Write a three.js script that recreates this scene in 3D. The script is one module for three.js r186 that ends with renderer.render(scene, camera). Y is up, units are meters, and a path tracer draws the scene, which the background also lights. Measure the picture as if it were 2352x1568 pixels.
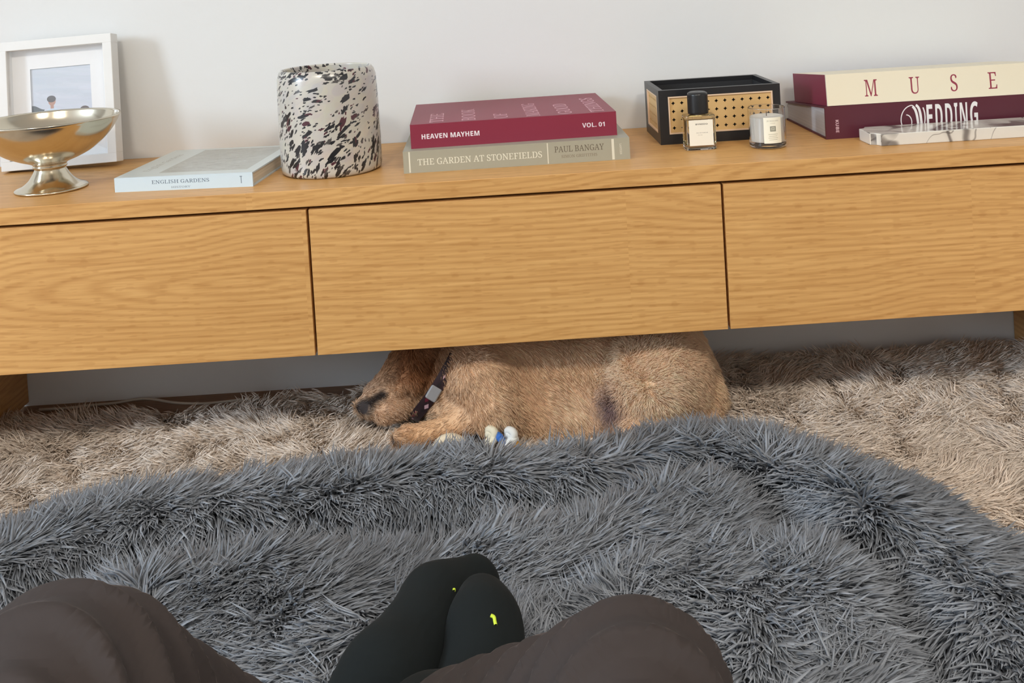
import * as THREE from 'three';
import { RoundedBoxGeometry } from 'three/addons/geometries/RoundedBoxGeometry.js';
import { mergeGeometries, mergeVertices } from 'three/addons/utils/BufferGeometryUtils.js';
import { MarchingCubes } from 'three/addons/objects/MarchingCubes.js';
import { MeshSurfaceSampler } from 'three/addons/math/MeshSurfaceSampler.js';
import { RectAreaLightUniformsLib } from 'three/addons/lights/RectAreaLightUniformsLib.js';

// ---------- camera: the photograph is the lower half of an upright phone picture, so the lens axis meets its top edge ----------
const F = 2300, PPX = 1176, PPY = 0, WALL = -0.414;
const scene = new THREE.Scene();
const camera = new THREE.PerspectiveCamera(2 * Math.atan(1568 / F) * 180 / Math.PI, 2352 / 3136, 0.02, 60);
camera.setViewOffset(2352, 3136, 0, 1568, 2352, 1568);
camera.position.set(0.3406, 0.8504, 1.6568);
camera.rotation.set(-0.03206, -0.01207, -0.0589, 'YXZ');
camera.updateMatrixWorld(true);

// ---------- light: a cool window far to the left, warm ceiling lights overhead ----------
RectAreaLightUniformsLib.init();
scene.background = new THREE.Color().setRGB(0.75, 0.86, 1.0);
function windowLight(name, color, intensity, w, h, at, to) {
  const l = new THREE.RectAreaLight(color, intensity, w, h);
  l.name = name; l.position.set(...at); l.lookAt(...to); l.castShadow = true; scene.add(l);
}
const LEFT_WINDOW = { z0: 2.3, z1: 3.35, y0: 1.25, y1: 2.7, x: -4.7 };
windowLight('left_window', new THREE.Color().setRGB(0.7, 0.85, 1.0), 39, 1.03, 1.43, [-4.68, 1.975, 2.825], [0, 1.975, 2.825]);
const PANELS = [[-0.5, 2.8], [1.3, 2.8]], PANEL = 0.6;      // two square ceiling lights, in front of and above the cabinet
for (const [x, z] of PANELS) windowLight('ceiling_light', new THREE.Color().setRGB(1.0, 0.935, 0.82), 49, PANEL - 0.04, PANEL - 0.04, [x, 2.845, z], [x, 0, z]);
const EXPOSURE = 1.06;

// ---------- helpers ----------
function rng(seed) { let s = seed | 0; return () => { s = (s + 0x6d2b79f5) | 0; let t = Math.imul(s ^ (s >>> 15), 1 | s); t = (t + Math.imul(t ^ (t >>> 7), 61 | t)) ^ t; return ((t ^ (t >>> 14)) >>> 0) / 4294967296; }; }
const hash = (x, y, z) => { let h = Math.imul(x, 374761393) ^ Math.imul(y, 668265263) ^ Math.imul(z, 2147483647 - 1274126177); h = Math.imul(h ^ (h >>> 13), 1274126177); h ^= h >>> 16; return (h >>> 0) / 4294967296; };
const sm = (t) => t * t * (3 - 2 * t), mix = (a, b, t) => a + (b - a) * t, clamp = (x, a = 0, b = 1) => Math.min(b, Math.max(a, x)), step = (a, b, x) => sm(clamp((x - a) / (b - a)));
function noise(x, y, z = 0) {
  const X = Math.floor(x), Y = Math.floor(y), Z = Math.floor(z), u = sm(x - X), v = sm(y - Y), w = sm(z - Z);
  const L = (k) => mix(mix(hash(X, Y, Z + k), hash(X + 1, Y, Z + k), u), mix(hash(X, Y + 1, Z + k), hash(X + 1, Y + 1, Z + k), u), v);
  return mix(L(0), L(1), w) * 2 - 1;
}
const V = (x, y, z) => new THREE.Vector3(x, y, z);
const ray = (px, py) => V((px - PPX) / F, -(py - PPY) / F, -1).applyQuaternion(camera.quaternion);
const atY = (px, py, y) => { const d = ray(px, py); return camera.position.clone().addScaledVector(d, (y - camera.position.y) / d.y); };
const atZ = (px, py, z) => { const d = ray(px, py); return camera.position.clone().addScaledVector(d, (z - camera.position.z) / d.z); };

const rgb = (r, g, b) => new THREE.Color().setRGB(r, g, b);
function mat(o) { const m = new THREE.MeshPhysicalMaterial({ roughness: 0.6, ...o }); return m; }
const names = {};
const numbered = (n) => { const k = names[n] = (names[n] ?? -1) + 1; return k ? n + '_' + String(k).padStart(3, '0') : n; };
function tag(o, label, category, group, kind) { if (label) o.userData.label = label; if (category) o.userData.category = category; if (group) o.userData.group = group; if (kind) o.userData.kind = kind; return o; }
function thing(name, label, category, pos = [0, 0, 0], turn = 0, group) {
  const g = new THREE.Group(); g.name = numbered(name); g.position.set(...pos); g.rotation.y = turn; scene.add(g); return tag(g, label, category, group);
}
function part(name, geo, material, parent, pos, rot) {
  const m = new THREE.Mesh(geo, material); m.name = name; m.castShadow = m.receiveShadow = true;
  if (pos) m.position.set(...pos); if (rot) m.rotation.set(...rot);
  parent.add(m); return m;
}
function structure(name, geo, material, pos) { const m = part(name, geo, material, scene, pos); m.userData.kind = 'structure'; return m; }
const merge = (list) => mergeGeometries(list.map((g) => (g.index ? g.toNonIndexed() : g)));
const moved = (g, x, y, z) => g.translate(x, y, z);
function metricUV(g, ox = 0, oy = 0) {      // uv in metres by the main direction of each normal
  const p = g.attributes.position, n = g.attributes.normal, uv = new Float32Array(p.count * 2);
  for (let i = 0; i < p.count; i++) {
    const ax = Math.abs(n.getX(i)), ay = Math.abs(n.getY(i)), az = Math.abs(n.getZ(i)), x = p.getX(i), y = p.getY(i), z = p.getZ(i);
    const [a, b] = ay >= ax && ay >= az ? [x, z] : az >= ax ? [x, y] : [z, y];
    uv[i * 2] = a + ox; uv[i * 2 + 1] = b + oy;
  }
  g.setAttribute('uv', new THREE.BufferAttribute(uv, 2)); return g;
}
const rbox = (w, h, d, r = 0.0015, s = 2) => new RoundedBoxGeometry(w, h, d, s, Math.min(r, w / 2.01, h / 2.01, d / 2.01));
const box = (w, h, d) => new THREE.BoxGeometry(w, h, d);
function dataTex(w, h, fn, srgb = true) {
  const d = new Uint8Array(w * h * 4), c = [0, 0, 0];
  for (let y = 0; y < h; y++) for (let x = 0; x < w; x++) { fn(x, y, c); const i = (y * w + x) * 4; d[i] = c[0]; d[i + 1] = c[1]; d[i + 2] = c[2]; d[i + 3] = 255; }
  const t = new THREE.DataTexture(d, w, h); t.wrapS = t.wrapT = THREE.RepeatWrapping; t.magFilter = THREE.LinearFilter; if (srgb) t.colorSpace = THREE.SRGBColorSpace; t.needsUpdate = true; return t;
}
function canvasTex(w, h, draw) {
  const c = document.createElement('canvas'); c.width = w; c.height = h; const k = c.getContext('2d'); draw(k, w, h);
  const t = new THREE.CanvasTexture(c); t.colorSpace = THREE.SRGBColorSpace; t.anisotropy = 8; return t;
}

// ---------- room ----------
const plaster = dataTex(256, 256, (x, y, c) => { const v = 128 + 40 * noise(x / 9, y / 9) + 40 * noise(x / 3.1, y / 3.1, 5); c[0] = c[1] = c[2] = clamp(v, 0, 255); }, false);
plaster.repeat.set(2, 2);
const wallMat = mat({ color: rgb(0.755, 0.755, 0.745), roughness: 0.85, bumpMap: plaster, bumpScale: 0.0004 });
const ceilMat = mat({ color: rgb(0.86, 0.85, 0.83), roughness: 0.9 });
const RX0 = -4.7, RX1 = 3.4, RZ1 = 5.0, RH = 2.9, T = 0.16;
structure('wall_back', metricUV(box(RX1 - RX0 + 2 * T, RH, T)), wallMat, [(RX0 + RX1) / 2, RH / 2, WALL - T / 2]);
structure('wall_right', metricUV(box(T, RH, RZ1 - WALL)), wallMat, [RX1 + T / 2, RH / 2, (RZ1 + WALL) / 2]);
{
  const w = LEFT_WINDOW, L = [], add = (z0, z1, y0, y1) => L.push(moved(box(T, y1 - y0, z1 - z0), RX0 - T / 2, (y0 + y1) / 2, (z0 + z1) / 2));
  add(WALL, w.z0, 0, RH); add(w.z1, RZ1, 0, RH); add(w.z0, w.z1, 0, w.y0); add(w.z0, w.z1, w.y1, RH);
  structure('wall_left', metricUV(merge(L)), wallMat);
}
structure('wall_front', metricUV(box(RX1 - RX0 + 2 * T, RH, T)), wallMat, [(RX0 + RX1) / 2, RH / 2, RZ1 + T / 2]);
structure('ceiling', box(RX1 - RX0 + 2 * T, T, RZ1 - WALL + 2 * T), ceilMat, [(RX0 + RX1) / 2, RH + T / 2, (RZ1 + WALL) / 2]);
const frameMat = mat({ color: rgb(0.82, 0.82, 0.8), roughness: 0.4 }), paneMat = mat({ color: rgb(1, 1, 1), roughness: 0.02, transmission: 1, thickness: 0 });
function windowUnit(name, w, h, pos, turn, panes) {
  const g = new THREE.Group(); g.name = name; g.userData.kind = 'structure'; g.position.set(...pos); g.rotation.y = turn; scene.add(g);
  const b = 0.05;
  part('window_frame', merge([moved(box(w, b, 0.06), 0, h / 2 - b / 2, 0), moved(box(w, b, 0.06), 0, b / 2 - h / 2, 0), moved(box(b, h, 0.06), w / 2 - b / 2, 0, 0), moved(box(b, h, 0.06), b / 2 - w / 2, 0, 0)]), frameMat, g);
  for (let i = 0; i < panes; i++) {
    const pw = (w - 2 * b) / panes, x = -w / 2 + b + pw * (i + 0.5);
    part('pane', box(pw, h - 2 * b, 0.004), paneMat, g, [x, 0, 0]);
    if (i) part('mullion', box(0.04, h - 2 * b, 0.05), frameMat, g, [x - pw / 2, 0, 0]);
  }
  part('window_sill', rbox(w + 0.1, 0.03, 0.1), frameMat, g, [0, -h / 2 + 0.015, 0.08]);
}
windowUnit('window_1', 1.05, 1.45, [RX0 - 0.08, 1.975, 2.825], Math.PI / 2, 1);

for (const [x, z] of PANELS) {
  const g = thing('ceiling_light', x < 0 ? 'square white ceiling light panel towards the window' : 'square white ceiling light panel away from the window', 'ceiling light', [x, RH, z], 0, 'ceiling light panels');
  part('lamp_housing', rbox(PANEL, 0.035, PANEL, 0.004), mat({ color: rgb(0.8, 0.8, 0.8), roughness: 0.4 }), g, [0, -0.0175, 0]);
  part('lamp_diffuser', box(PANEL - 0.04, 0.006, PANEL - 0.04), mat({ color: rgb(0.9, 0.9, 0.88), roughness: 0.5, emissive: rgb(1, 0.9, 0.76), emissiveIntensity: 1.2 }), g, [0, -0.038, 0]);
}
// floor: oak boards, only glimpsed at the wall under the cabinet
const woodTone = (x, y, seed, A, B) => {
  const warp = 0.012 * noise(x * 2.2, y * 7, seed) + 0.004 * noise(x * 8, y * 26, seed + 3), yc = 0.16 + 0.32 * (Math.floor(y / 0.32)) + 0.02 * noise(x * 1.3, 4, seed), xc = 0.36 + 0.7 * Math.round((x - 0.36) / 0.7) + 0.25 * hash(Math.floor(y / 0.32), seed, 1);
  const rad = Math.hypot((x - xc) * 0.13, y - yc + warp) + warp, late = Math.pow(0.5 + 0.5 * Math.sin(rad * 620 + 3 * noise(x * 1.5, y * 20, seed)), 2.2);
  const fine = noise(x * 30, y * 760, seed), mid = noise(x * 12, y * 210, seed + 7), dash = step(0.35, 0.75, noise(x * 55, y * 420, seed + 9)), broad = noise(x * 1.6, y * 14, seed + 1);
  return 0.62 - A * late + B * (0.5 * fine + 0.6 * mid) - 0.22 * dash + 0.1 * broad;
};
const oakMap = dataTex(2048, 1024, (px, py, c) => {
  const x = px / 2048 * 1.4, y = py / 1024 * 0.7, t = clamp(woodTone(x, y, 2, 0.3, 0.26));
  c[0] = mix(188, 229, t); c[1] = mix(135, 179, t); c[2] = mix(76, 114, t);
});
oakMap.repeat.set(1 / 1.4, 1 / 0.7);
const oak = mat({ map: oakMap, roughness: 0.4, specularIntensity: 0.8 });
const floorMap = dataTex(1024, 512, (px, py, c) => {
  const x = px / 1024 * 2, y = py / 512, t = clamp(woodTone(x, y, 11, 0.3, 0.3)); c[0] = mix(112, 150, t); c[1] = mix(80, 112, t); c[2] = mix(52, 78, t);
});
floorMap.repeat.set(0.5, 1);
const floorMat = mat({ map: floorMap, roughness: 0.5 });
structure('floor', metricUV(box(RX1 - RX0 + 2 * T, T, RZ1 - WALL + 2 * T)), floorMat, [(RX0 + RX1) / 2, -T / 2, (RZ1 + WALL) / 2]);

// ---------- the low oak cabinet ----------
const YB = 0.2242, YG = 0.4742, YT = 0.503, SEAM = 0.6925, CX0 = -0.712, CX1 = 1.405;
{
  const g = thing('media_cabinet', 'long low oak cabinet with three plain drawer fronts and end panels', 'cabinet', [0, 0, 0]);
  const L = CX1 - CX0, cx = (CX0 + CX1) / 2, D = -WALL;
  part('top', metricUV(moved(rbox(L, YT - YG, D - 0.002, 0.001), cx, (YT + YG) / 2, WALL / 2 + 0.001), 0.1, 0.05), oak, g);
  const pl = 0.026;
  for (const x of [CX0 + pl / 2, CX1 - pl / 2]) part('end_panel', metricUV(moved(box(pl, YB - 0.003 - 0.0098, D - 0.006), x, (YB - 0.003 + 0.0098) / 2, WALL / 2), 0.3, 0.1), oak, g);
  part('carcass', metricUV(moved(box(L - 0.004, YG - YB - 0.012, D - 0.026), cx, (YG + YB) / 2 - 0.001, WALL / 2 - 0.01), 0.2, 0.3), oak, g);
  for (let i = 0; i < 3; i++) {
    const x0 = i ? (i - 1) * SEAM : CX0, x1 = i === 2 ? CX1 : i * SEAM, gap = 0.0042;
    const w = x1 - x0 - gap;
    part('drawer_front', metricUV(moved(rbox(w, YG - YB - 0.005, 0.019, 0.0008), (x0 + x1) / 2, (YG + YB) / 2 - 0.0025, -0.0095), [0.72, 0.18, 1.0][i], [0.13, 0.38, 0.3][i]), oak, g);
  }
}

// ---------- things on the cabinet ----------
const white = mat({ color: rgb(0.8, 0.79, 0.77), roughness: 0.45 });
// silver pedestal bowl
{
  const c = atY(119, 434, YT), g = thing('pedestal_bowl', 'polished silver footed bowl with a wide rim on the cabinet', 'bowl', [c.x, YT, c.z]); g.scale.set(0.9, 0.9, 0.9);
  const silver = mat({ color: rgb(0.68, 0.62, 0.5), metalness: 1, roughness: 0.17 });
  const P = (a) => a.map(([r, y]) => new THREE.Vector2(r, y));
  const smooth = (pts, n) => new THREE.SplineCurve(P(pts)).getPoints(n);
  const outer = smooth([[0.0345, 0.054], [0.042, 0.057], [0.058, 0.063], [0.08, 0.074], [0.101, 0.09], [0.118, 0.108], [0.129, 0.124], [0.1355, 0.1365]], 40);
  const lip = P([[0.138, 0.1395], [0.1375, 0.1425], [0.1335, 0.1415]]);
  const inner = smooth([[0.1325, 0.139], [0.126, 0.123], [0.115, 0.108], [0.098, 0.0925], [0.077, 0.0775], [0.05, 0.066], [0.02, 0.061], [0.0001, 0.06]], 36);
  part('bowl_body', new THREE.LatheGeometry([...outer, ...lip, ...inner], 96), silver, g);
  const foot = [...P([[0.0001, 0.001], [0.062, 0.001], [0.066, 0.0004], [0.0685, 0.002], [0.068, 0.0045]]), ...smooth([[0.065, 0.006], [0.054, 0.0105], [0.042, 0.02], [0.033, 0.033], [0.0285, 0.042]], 20), ...smooth([[0.0285, 0.042], [0.0305, 0.0445], [0.0325, 0.0475], [0.031, 0.0505], [0.0345, 0.054]], 14), ...P([[0.0001, 0.055]])];
  part('pedestal_foot', new THREE.LatheGeometry(foot, 80), silver, g);
}
// white box frame with a photograph
{
  const l = atY(27, 397, YT), r = atY(288, 383, YT), W = l.distanceTo(r), H = 0.256, D = 0.034, b = 0.0185;
  const g = thing('picture_frame', 'white box picture frame holding a matted photo of two people', 'picture frame', [(l.x + r.x) / 2, YT, (l.z + r.z) / 2 - D]);
  g.rotation.x = -0.13; g.rotation.z = 0.03; g.position.x -= 0.016; g.position.z += 0.004; g.position.y += 0.0032;
  const bar = (w, h, x, y) => moved(rbox(w, h, D, 0.0015), x, y, D / 2);
  part('frame_moulding', merge([bar(W, b, 0, b / 2), bar(W, b, 0, H - b / 2), bar(b, H - 2 * b + 0.002, b / 2 - W / 2, H / 2), bar(b, H - 2 * b + 0.002, W / 2 - b / 2, H / 2)]), white, g);
  part('backing_board', box(W - 0.004, H - 0.004, 0.003), mat({ color: rgb(0.35, 0.26, 0.17), roughness: 0.8 }), g, [0, H / 2, 0.0025]);
  const iw = W - 2 * b, ih = H - 2 * b, pw = 0.121, ph = 0.15, py = H / 2 - 0.004;
  const mshape = new THREE.Shape([[-iw / 2, -ih / 2], [iw / 2, -ih / 2], [iw / 2, ih / 2], [-iw / 2, ih / 2]].map((a) => new THREE.Vector2(...a)));
  const dy = py - H / 2; mshape.holes.push(new THREE.Path([[-pw / 2, dy - ph / 2], [-pw / 2, dy + ph / 2], [pw / 2, dy + ph / 2], [pw / 2, dy - ph / 2]].map((a) => new THREE.Vector2(...a))));
  part('mat_board', new THREE.ExtrudeGeometry(mshape, { depth: 0.0018, bevelEnabled: false }), mat({ color: rgb(0.84, 0.83, 0.83), roughness: 0.8 }), g, [0, H / 2, 0.0085]);
  const print = canvasTex(484, 600, (k, w, h) => {
    const s = k.createLinearGradient(0, 0, 0, h); s.addColorStop(0, '#c3cad4'); s.addColorStop(0.55, '#c9cedb'); s.addColorStop(0.75, '#d6dae0'); s.addColorStop(1, '#b9bcbc'); k.fillStyle = s; k.fillRect(0, 0, w, h);
    const R = rng(4); for (let i = 0; i < 40; i++) { k.fillStyle = `rgba(${i % 2 ? '232,236,242' : '176,184,196'},0.09)`; k.beginPath(); k.ellipse(R() * w, R() * h * 0.7, 60 + R() * 130, 10 + R() * 24, 0.12, 0, 7); k.fill(); }
    k.fillStyle = '#55585a'; k.beginPath(); k.moveTo(0, h * 0.5); k.bezierCurveTo(w * 0.08, h * 0.47, w * 0.14, h * 0.55, w * 0.22, h * 0.55); k.lineTo(w * 0.18, h * 0.64); k.lineTo(0, h * 0.74); k.fill();
    k.fillStyle = '#6e756a'; k.fillRect(0, h * 0.78, w, h * 0.22);
    const bust = (x, y, r, shirt, hair) => {
      k.fillStyle = shirt; k.beginPath(); k.moveTo(x - r * 2.6, h); k.bezierCurveTo(x - r * 2.5, y + r * 1.6, x - r, y + r * 1.6, x, y + r * 1.3); k.bezierCurveTo(x + r * 1.2, y + r * 1.6, x + r * 2.6, y + r * 1.7, x + r * 2.8, h); k.fill();
      k.fillStyle = '#b48a78'; k.beginPath(); k.ellipse(x, y, r * 0.78, r, 0, 0, 7); k.fill(); k.fillRect(x - r * 0.35, y + r * 0.7, r * 0.7, r * 0.9);
      k.fillStyle = hair; k.beginPath(); k.ellipse(x - r * 0.1, y - r * 0.45, r * 0.95, r * 0.72, 0, 0, 7); k.fill();
    };
    bust(w * 0.34, h * 0.45, 36, '#c3d2e2', '#57504f'); bust(w * 0.86, h * 0.62, 38, '#d9d3cd', '#5d4c48');
  });
  part('photo_print', new THREE.BoxGeometry(pw + 0.006, ph + 0.006, 0.001).toNonIndexed(), [0, 1, 2, 3, 4, 5].map((i) => mat(i === 4 ? { map: print, roughness: 0.5 } : { color: rgb(0.8, 0.8, 0.8) })), g, [0, py, 0.0072]);
  part('glass_pane', box(iw, ih, 0.0016), mat({ roughness: 0.02, transmission: 1, thickness: 0 }), g, [0, H / 2, D - 0.008]).userData.label = 'clear glass pane';
  part('easel_back', box(0.05, 0.16, 0.003), mat({ color: rgb(0.12, 0.1, 0.09), roughness: 0.8 }), g, [0, 0.1, -0.001]);
}
// hardback lying flat, spine to the front: boards, spine and page block
function hardback(name, label, { len, dep, hgt, board = 0.0025, over = 0.003, cover, paper, top, spine, flare = 0 }, pos, turn) {
  const g = thing(name, label, 'book', pos, turn);
  const six = (m, face, special) => [0, 1, 2, 3, 4, 5].map((i) => (i === face && special ? special : m));
  // local frame: spine along x at z = 0, book goes to -z
  const hb = hgt - flare;                    // height at the fore edge
  const lean = Math.atan2(flare, dep);
  part('back_cover', box(len, board, dep - 0.002), cover, g, [0, board / 2, -dep / 2 - 0.001]);
  const f = part('front_cover', box(len, board, (dep - 0.002) / Math.cos(lean)), six(cover, 2, top), g, [0, (hgt + hb) / 2 - board / 2, -dep / 2 - 0.001], [-lean, 0, 0]);
  const sp = rbox(len, hgt, 0.004, 0.0015, 2); part('spine', spine ? box(len, hgt, 0.004) : sp, six(cover, 4, spine), g, [0, hgt / 2, -0.002]);
  const y0 = board, s = new THREE.Shape([[0.003, y0], [dep - over, y0], [dep - over, hb - board - 0.0003], [0.003, hgt - board - 0.0004]].map((a) => new THREE.Vector2(...a)));
  const pg = new THREE.ExtrudeGeometry(s, { depth: len - 2 * over, bevelEnabled: false }); pg.rotateY(Math.PI / 2); pg.translate(-len / 2 + over, 0, 0);
  part('page_block', metricUV(pg), paper, g);
  return g;
}
const paperTex = (a, b) => { const t = dataTex(16, 512, (x, y, c) => { const v = hash(x >> 3, y, 3); c[0] = mix(a[0], b[0], v); c[1] = mix(a[1], b[1], v); c[2] = mix(a[2], b[2], v); }); t.repeat.set(2, 8); return t; };
const paperCream = mat({ map: paperTex([196, 180, 156], [226, 212, 190]), roughness: 0.9 }), paperWhite = mat({ map: paperTex([176, 172, 174], [208, 204, 204]), roughness: 0.9 });
const fit = (k, text, x, y, w, font, h, color, weight = '') => { k.save(); k.font = `${weight} ${h}px ${font}`; const m = k.measureText(text).width; k.translate(x, y); k.scale(w / m, 1); k.fillStyle = color; k.textBaseline = 'alphabetic'; k.textAlign = 'left'; k.fillText(text, 0, 0); k.restore(); };
const backOf = (a, b) => [(a.x + b.x) / 2, YT, (a.z + b.z) / 2];
const turnOf = (a, b) => Math.atan2(-(b.z - a.z), b.x - a.x);
// pale blue book
{
  const a = atY(262, 443, YT), b = atY(583, 427, YT), len = a.distanceTo(b), dep = 0.262, hgt = 0.0245;
  const cov = mat({ color: rgb(0.6, 0.69, 0.74), roughness: 0.35 });
  const spine = mat({ roughness: 0.35, map: canvasTex(1200, 120, (k, w, h) => {
    k.fillStyle = '#cbdbe4'; k.fillRect(0, 0, w, h); fit(k, 'ENGLISH GARDENS', w * 0.27, 62, w * 0.42, 'serif', 42, '#4f5f72'); fit(k, 'HISTORY', w * 0.41, 104, w * 0.14, 'serif', 22, '#6f7d8c');
    k.fillStyle = '#7c8a97'; k.fillRect(w * 0.915, 26, 7, 62); k.fillRect(w * 0.908, 26, 20, 8);
  }) });
  const top = mat({ roughness: 0.3, clearcoat: 0.3, clearcoatRoughness: 0.2, map: canvasTex(700, 760, (k, w, h) => {
    k.fillStyle = '#c9d0cd'; k.fillRect(0, 0, w, h);
    k.fillStyle = '#a9aaa2'; k.fillRect(w * 0.27, h * 0.05, w * 0.65, h * 0.84);
    const R = rng(9); for (let i = 0; i < 900; i++) { k.fillStyle = ['rgba(150,146,138,.35)', 'rgba(196,198,192,.3)', 'rgba(120,116,110,.22)', 'rgba(176,168,166,.3)'][i % 4]; k.fillRect(w * (0.27 + R() * 0.56), h * (0.05 + R() * 0.82), 10 + R() * 60, 2 + R() * 12); }
    k.save(); k.translate(w * 0.16, h * 0.82); k.rotate(-Math.PI / 2); fit(k, 'English Gardens', 0, 0, h * 0.62, 'serif', 46, '#9a978e'); k.restore();
  }) });
  hardback('blue_book', 'thin pale blue hardback lying between the silver bowl and the speckled vase', { len, dep, hgt, cover: cov, paper: paperCream, top, spine }, backOf(a, b), turnOf(a, b) - 0.03);
}
// speckled glass vase
{
  const c = atY(764, 389, YT), g = thing('speckled_vase', 'cylindrical white glass vase speckled with black and maroon flecks', 'vase', [c.x, YT, c.z], 0.6);
  const flecks = canvasTex(2048, 700, (k, w, h) => {
    k.fillStyle = '#c2bdb3'; k.fillRect(0, 0, w, h);
    const R = rng(21);
    for (let i = 0; i < 420; i++) { k.fillStyle = ['rgba(214,207,184,.22)', 'rgba(176,172,178,.28)', 'rgba(200,194,168,.25)', 'rgba(190,172,172,.2)'][i & 3]; k.beginPath(); k.ellipse(R() * w, R() * h, 20 + R() * 60, 12 + R() * 30, -0.9 + R() * 0.4, 0, 7); k.fill(); }
    for (let i = 0; i < 1650; i++) {
      const x = R() * w, y = R() * h, t = y / h; if (noise(x / 90, y / 60, 3) < -0.55 + 0.4 * R()) continue;
      const small = R() < mix(0.78, 0.55, t), s = small ? 5 + R() * 7 : 11 + R() * R() * 24, a = mix(0.35, 1.2, t) + 0.5 * noise(x / 200, y / 160, 8) + (R() - 0.5) * 0.7;
      k.fillStyle = R() < 0.12 ? '#4a1f2a' : R() < 0.15 ? '#4a4644' : '#15161b'; k.save(); k.translate(x, y); k.rotate(-a);
      k.beginPath(); const n = 13; for (let j = 0; j < n; j++) { const q = j / n * 6.283, rr = s * (0.5 + 0.75 * R()); k.lineTo(Math.cos(q) * rr * (small ? 1.25 : 1.8), Math.sin(q) * rr * 0.58); } k.closePath(); k.fill(); k.restore();
    }
  });
  flecks.wrapS = THREE.RepeatWrapping;
  const R0 = 0.0905, R1 = 0.0885, H = 0.187;
  const pts = [[0.0001, 0.002], [R0 - 0.012, 0.002], [R0 - 0.006, 0.0004], [R0 - 0.001, 0.004], [R0, 0.011], [R0 + 0.0005, 0.06], [R1 + 0.0015, H - 0.05], [R1, H - 0.016], [R1 - 0.003, H - 0.006], [R1 - 0.007, H - 0.0005], [R1 - 0.0095, H], [R1 - 0.0115, H - 0.003], [R1 - 0.0095, H - 0.02], [R0 - 0.008, 0.03], [R0 - 0.012, 0.013], [0.0001, 0.011]].map((a) => new THREE.Vector2(...a));
  const vg = new THREE.LatheGeometry(pts, 96), uv = vg.attributes.uv, p = vg.attributes.position;
  for (let i = 0; i < uv.count; i++) uv.setY(i, clamp(p.getY(i) / H, 0.01, 0.99));
  part('vase_wall', vg, mat({ map: flecks, roughness: 0.3, clearcoat: 0.6, clearcoatRoughness: 0.22 }), g);
}
// grey and red books, stacked
{
  const a = atY(928, 399, YT), b = atY(1448, 365, YT), len = a.distanceTo(b), hg = 0.0385;
  const cov = mat({ color: rgb(0.38, 0.36, 0.29), roughness: 0.5 });
  const spine = mat({ roughness: 0.45, map: canvasTex(2000, 200, (k, w, h) => {
    k.fillStyle = '#a49f8c'; k.fillRect(0, 0, w, h); k.fillStyle = '#ddd8c4'; k.fillRect(w * 0.024, 6, 13, h - 12); k.fillRect(w * 0.634, 6, 9, h - 12); k.fillRect(w * 0.92, 6, 22, h - 12);
    fit(k, 'THE GARDEN AT STONEFIELDS', w * 0.062, 132, w * 0.55, 'serif', 78, '#e3dfcb'); fit(k, 'PAUL BANGAY', w * 0.665, 96, w * 0.22, 'serif', 74, '#5f5546'); fit(k, 'SIMON GRIFFITHS', w * 0.695, 150, w * 0.16, 'serif', 36, '#7a705d');
    k.save(); k.translate(w * 0.955, 52); k.rotate(Math.PI / 2); fit(k, 'LANTERN', 0, 0, 100, 'serif', 26, '#dcd7c5'); k.restore();
  }) });
  const t = turnOf(a, b);
  hardback('grey_book', 'thick sage grey garden book at the bottom of the stack beside the vase', { len, dep: 0.295, hgt: hg, cover: cov, paper: paperCream, top: cov, spine }, backOf(a, b), t);
  const c = atY(945, 342, YT + hg), d = atY(1416, 308, YT + hg), len2 = c.distanceTo(d), hr = 0.0425, dep = 0.27;
  const red = mat({ color: rgb(0.25, 0.023, 0.05), roughness: 0.5 });
  const sp2 = mat({ roughness: 0.5, map: canvasTex(2000, 240, (k, w, h) => { k.fillStyle = '#85243a'; k.fillRect(0, 0, w, h); fit(k, 'HEAVEN MAYHEM', w * 0.05, 150, w * 0.285, 'sans-serif', 68, '#ece4e6', 'bold'); fit(k, 'VOL. 01', w * 0.832, 142, w * 0.115, 'sans-serif', 62, '#e3d6da', 'bold'); }) });
  const tp2 = mat({ roughness: 0.42, map: canvasTex(1600, 1200, (k, w, h) => {
    k.fillStyle = '#85243a'; k.fillRect(0, 0, w, h);
    ['THE', 'BOOK', 'OF', 'MAKING', 'GOOD', 'THINGS'].forEach((s, i) => { k.save(); k.translate(w * (0.16 + i * 0.158), h * 0.965); k.rotate(-Math.PI / 2); fit(k, s, 0, 0, h * [0.42, 0.52, 0.22, 0.62, 0.5, 0.72][i], 'serif', 150, '#cf9aa6'); k.restore(); });
  }) });
  hardback('red_book', 'dark red hardback with pale lettering on top of the grey book', { len: len2, dep, hgt: hr, cover: red, paper: paperCream, top: tp2, spine: sp2 }, [(c.x + d.x) / 2, YT + hg, (c.z + d.z) / 2 + 0.005], t + 0.02);
}
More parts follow.
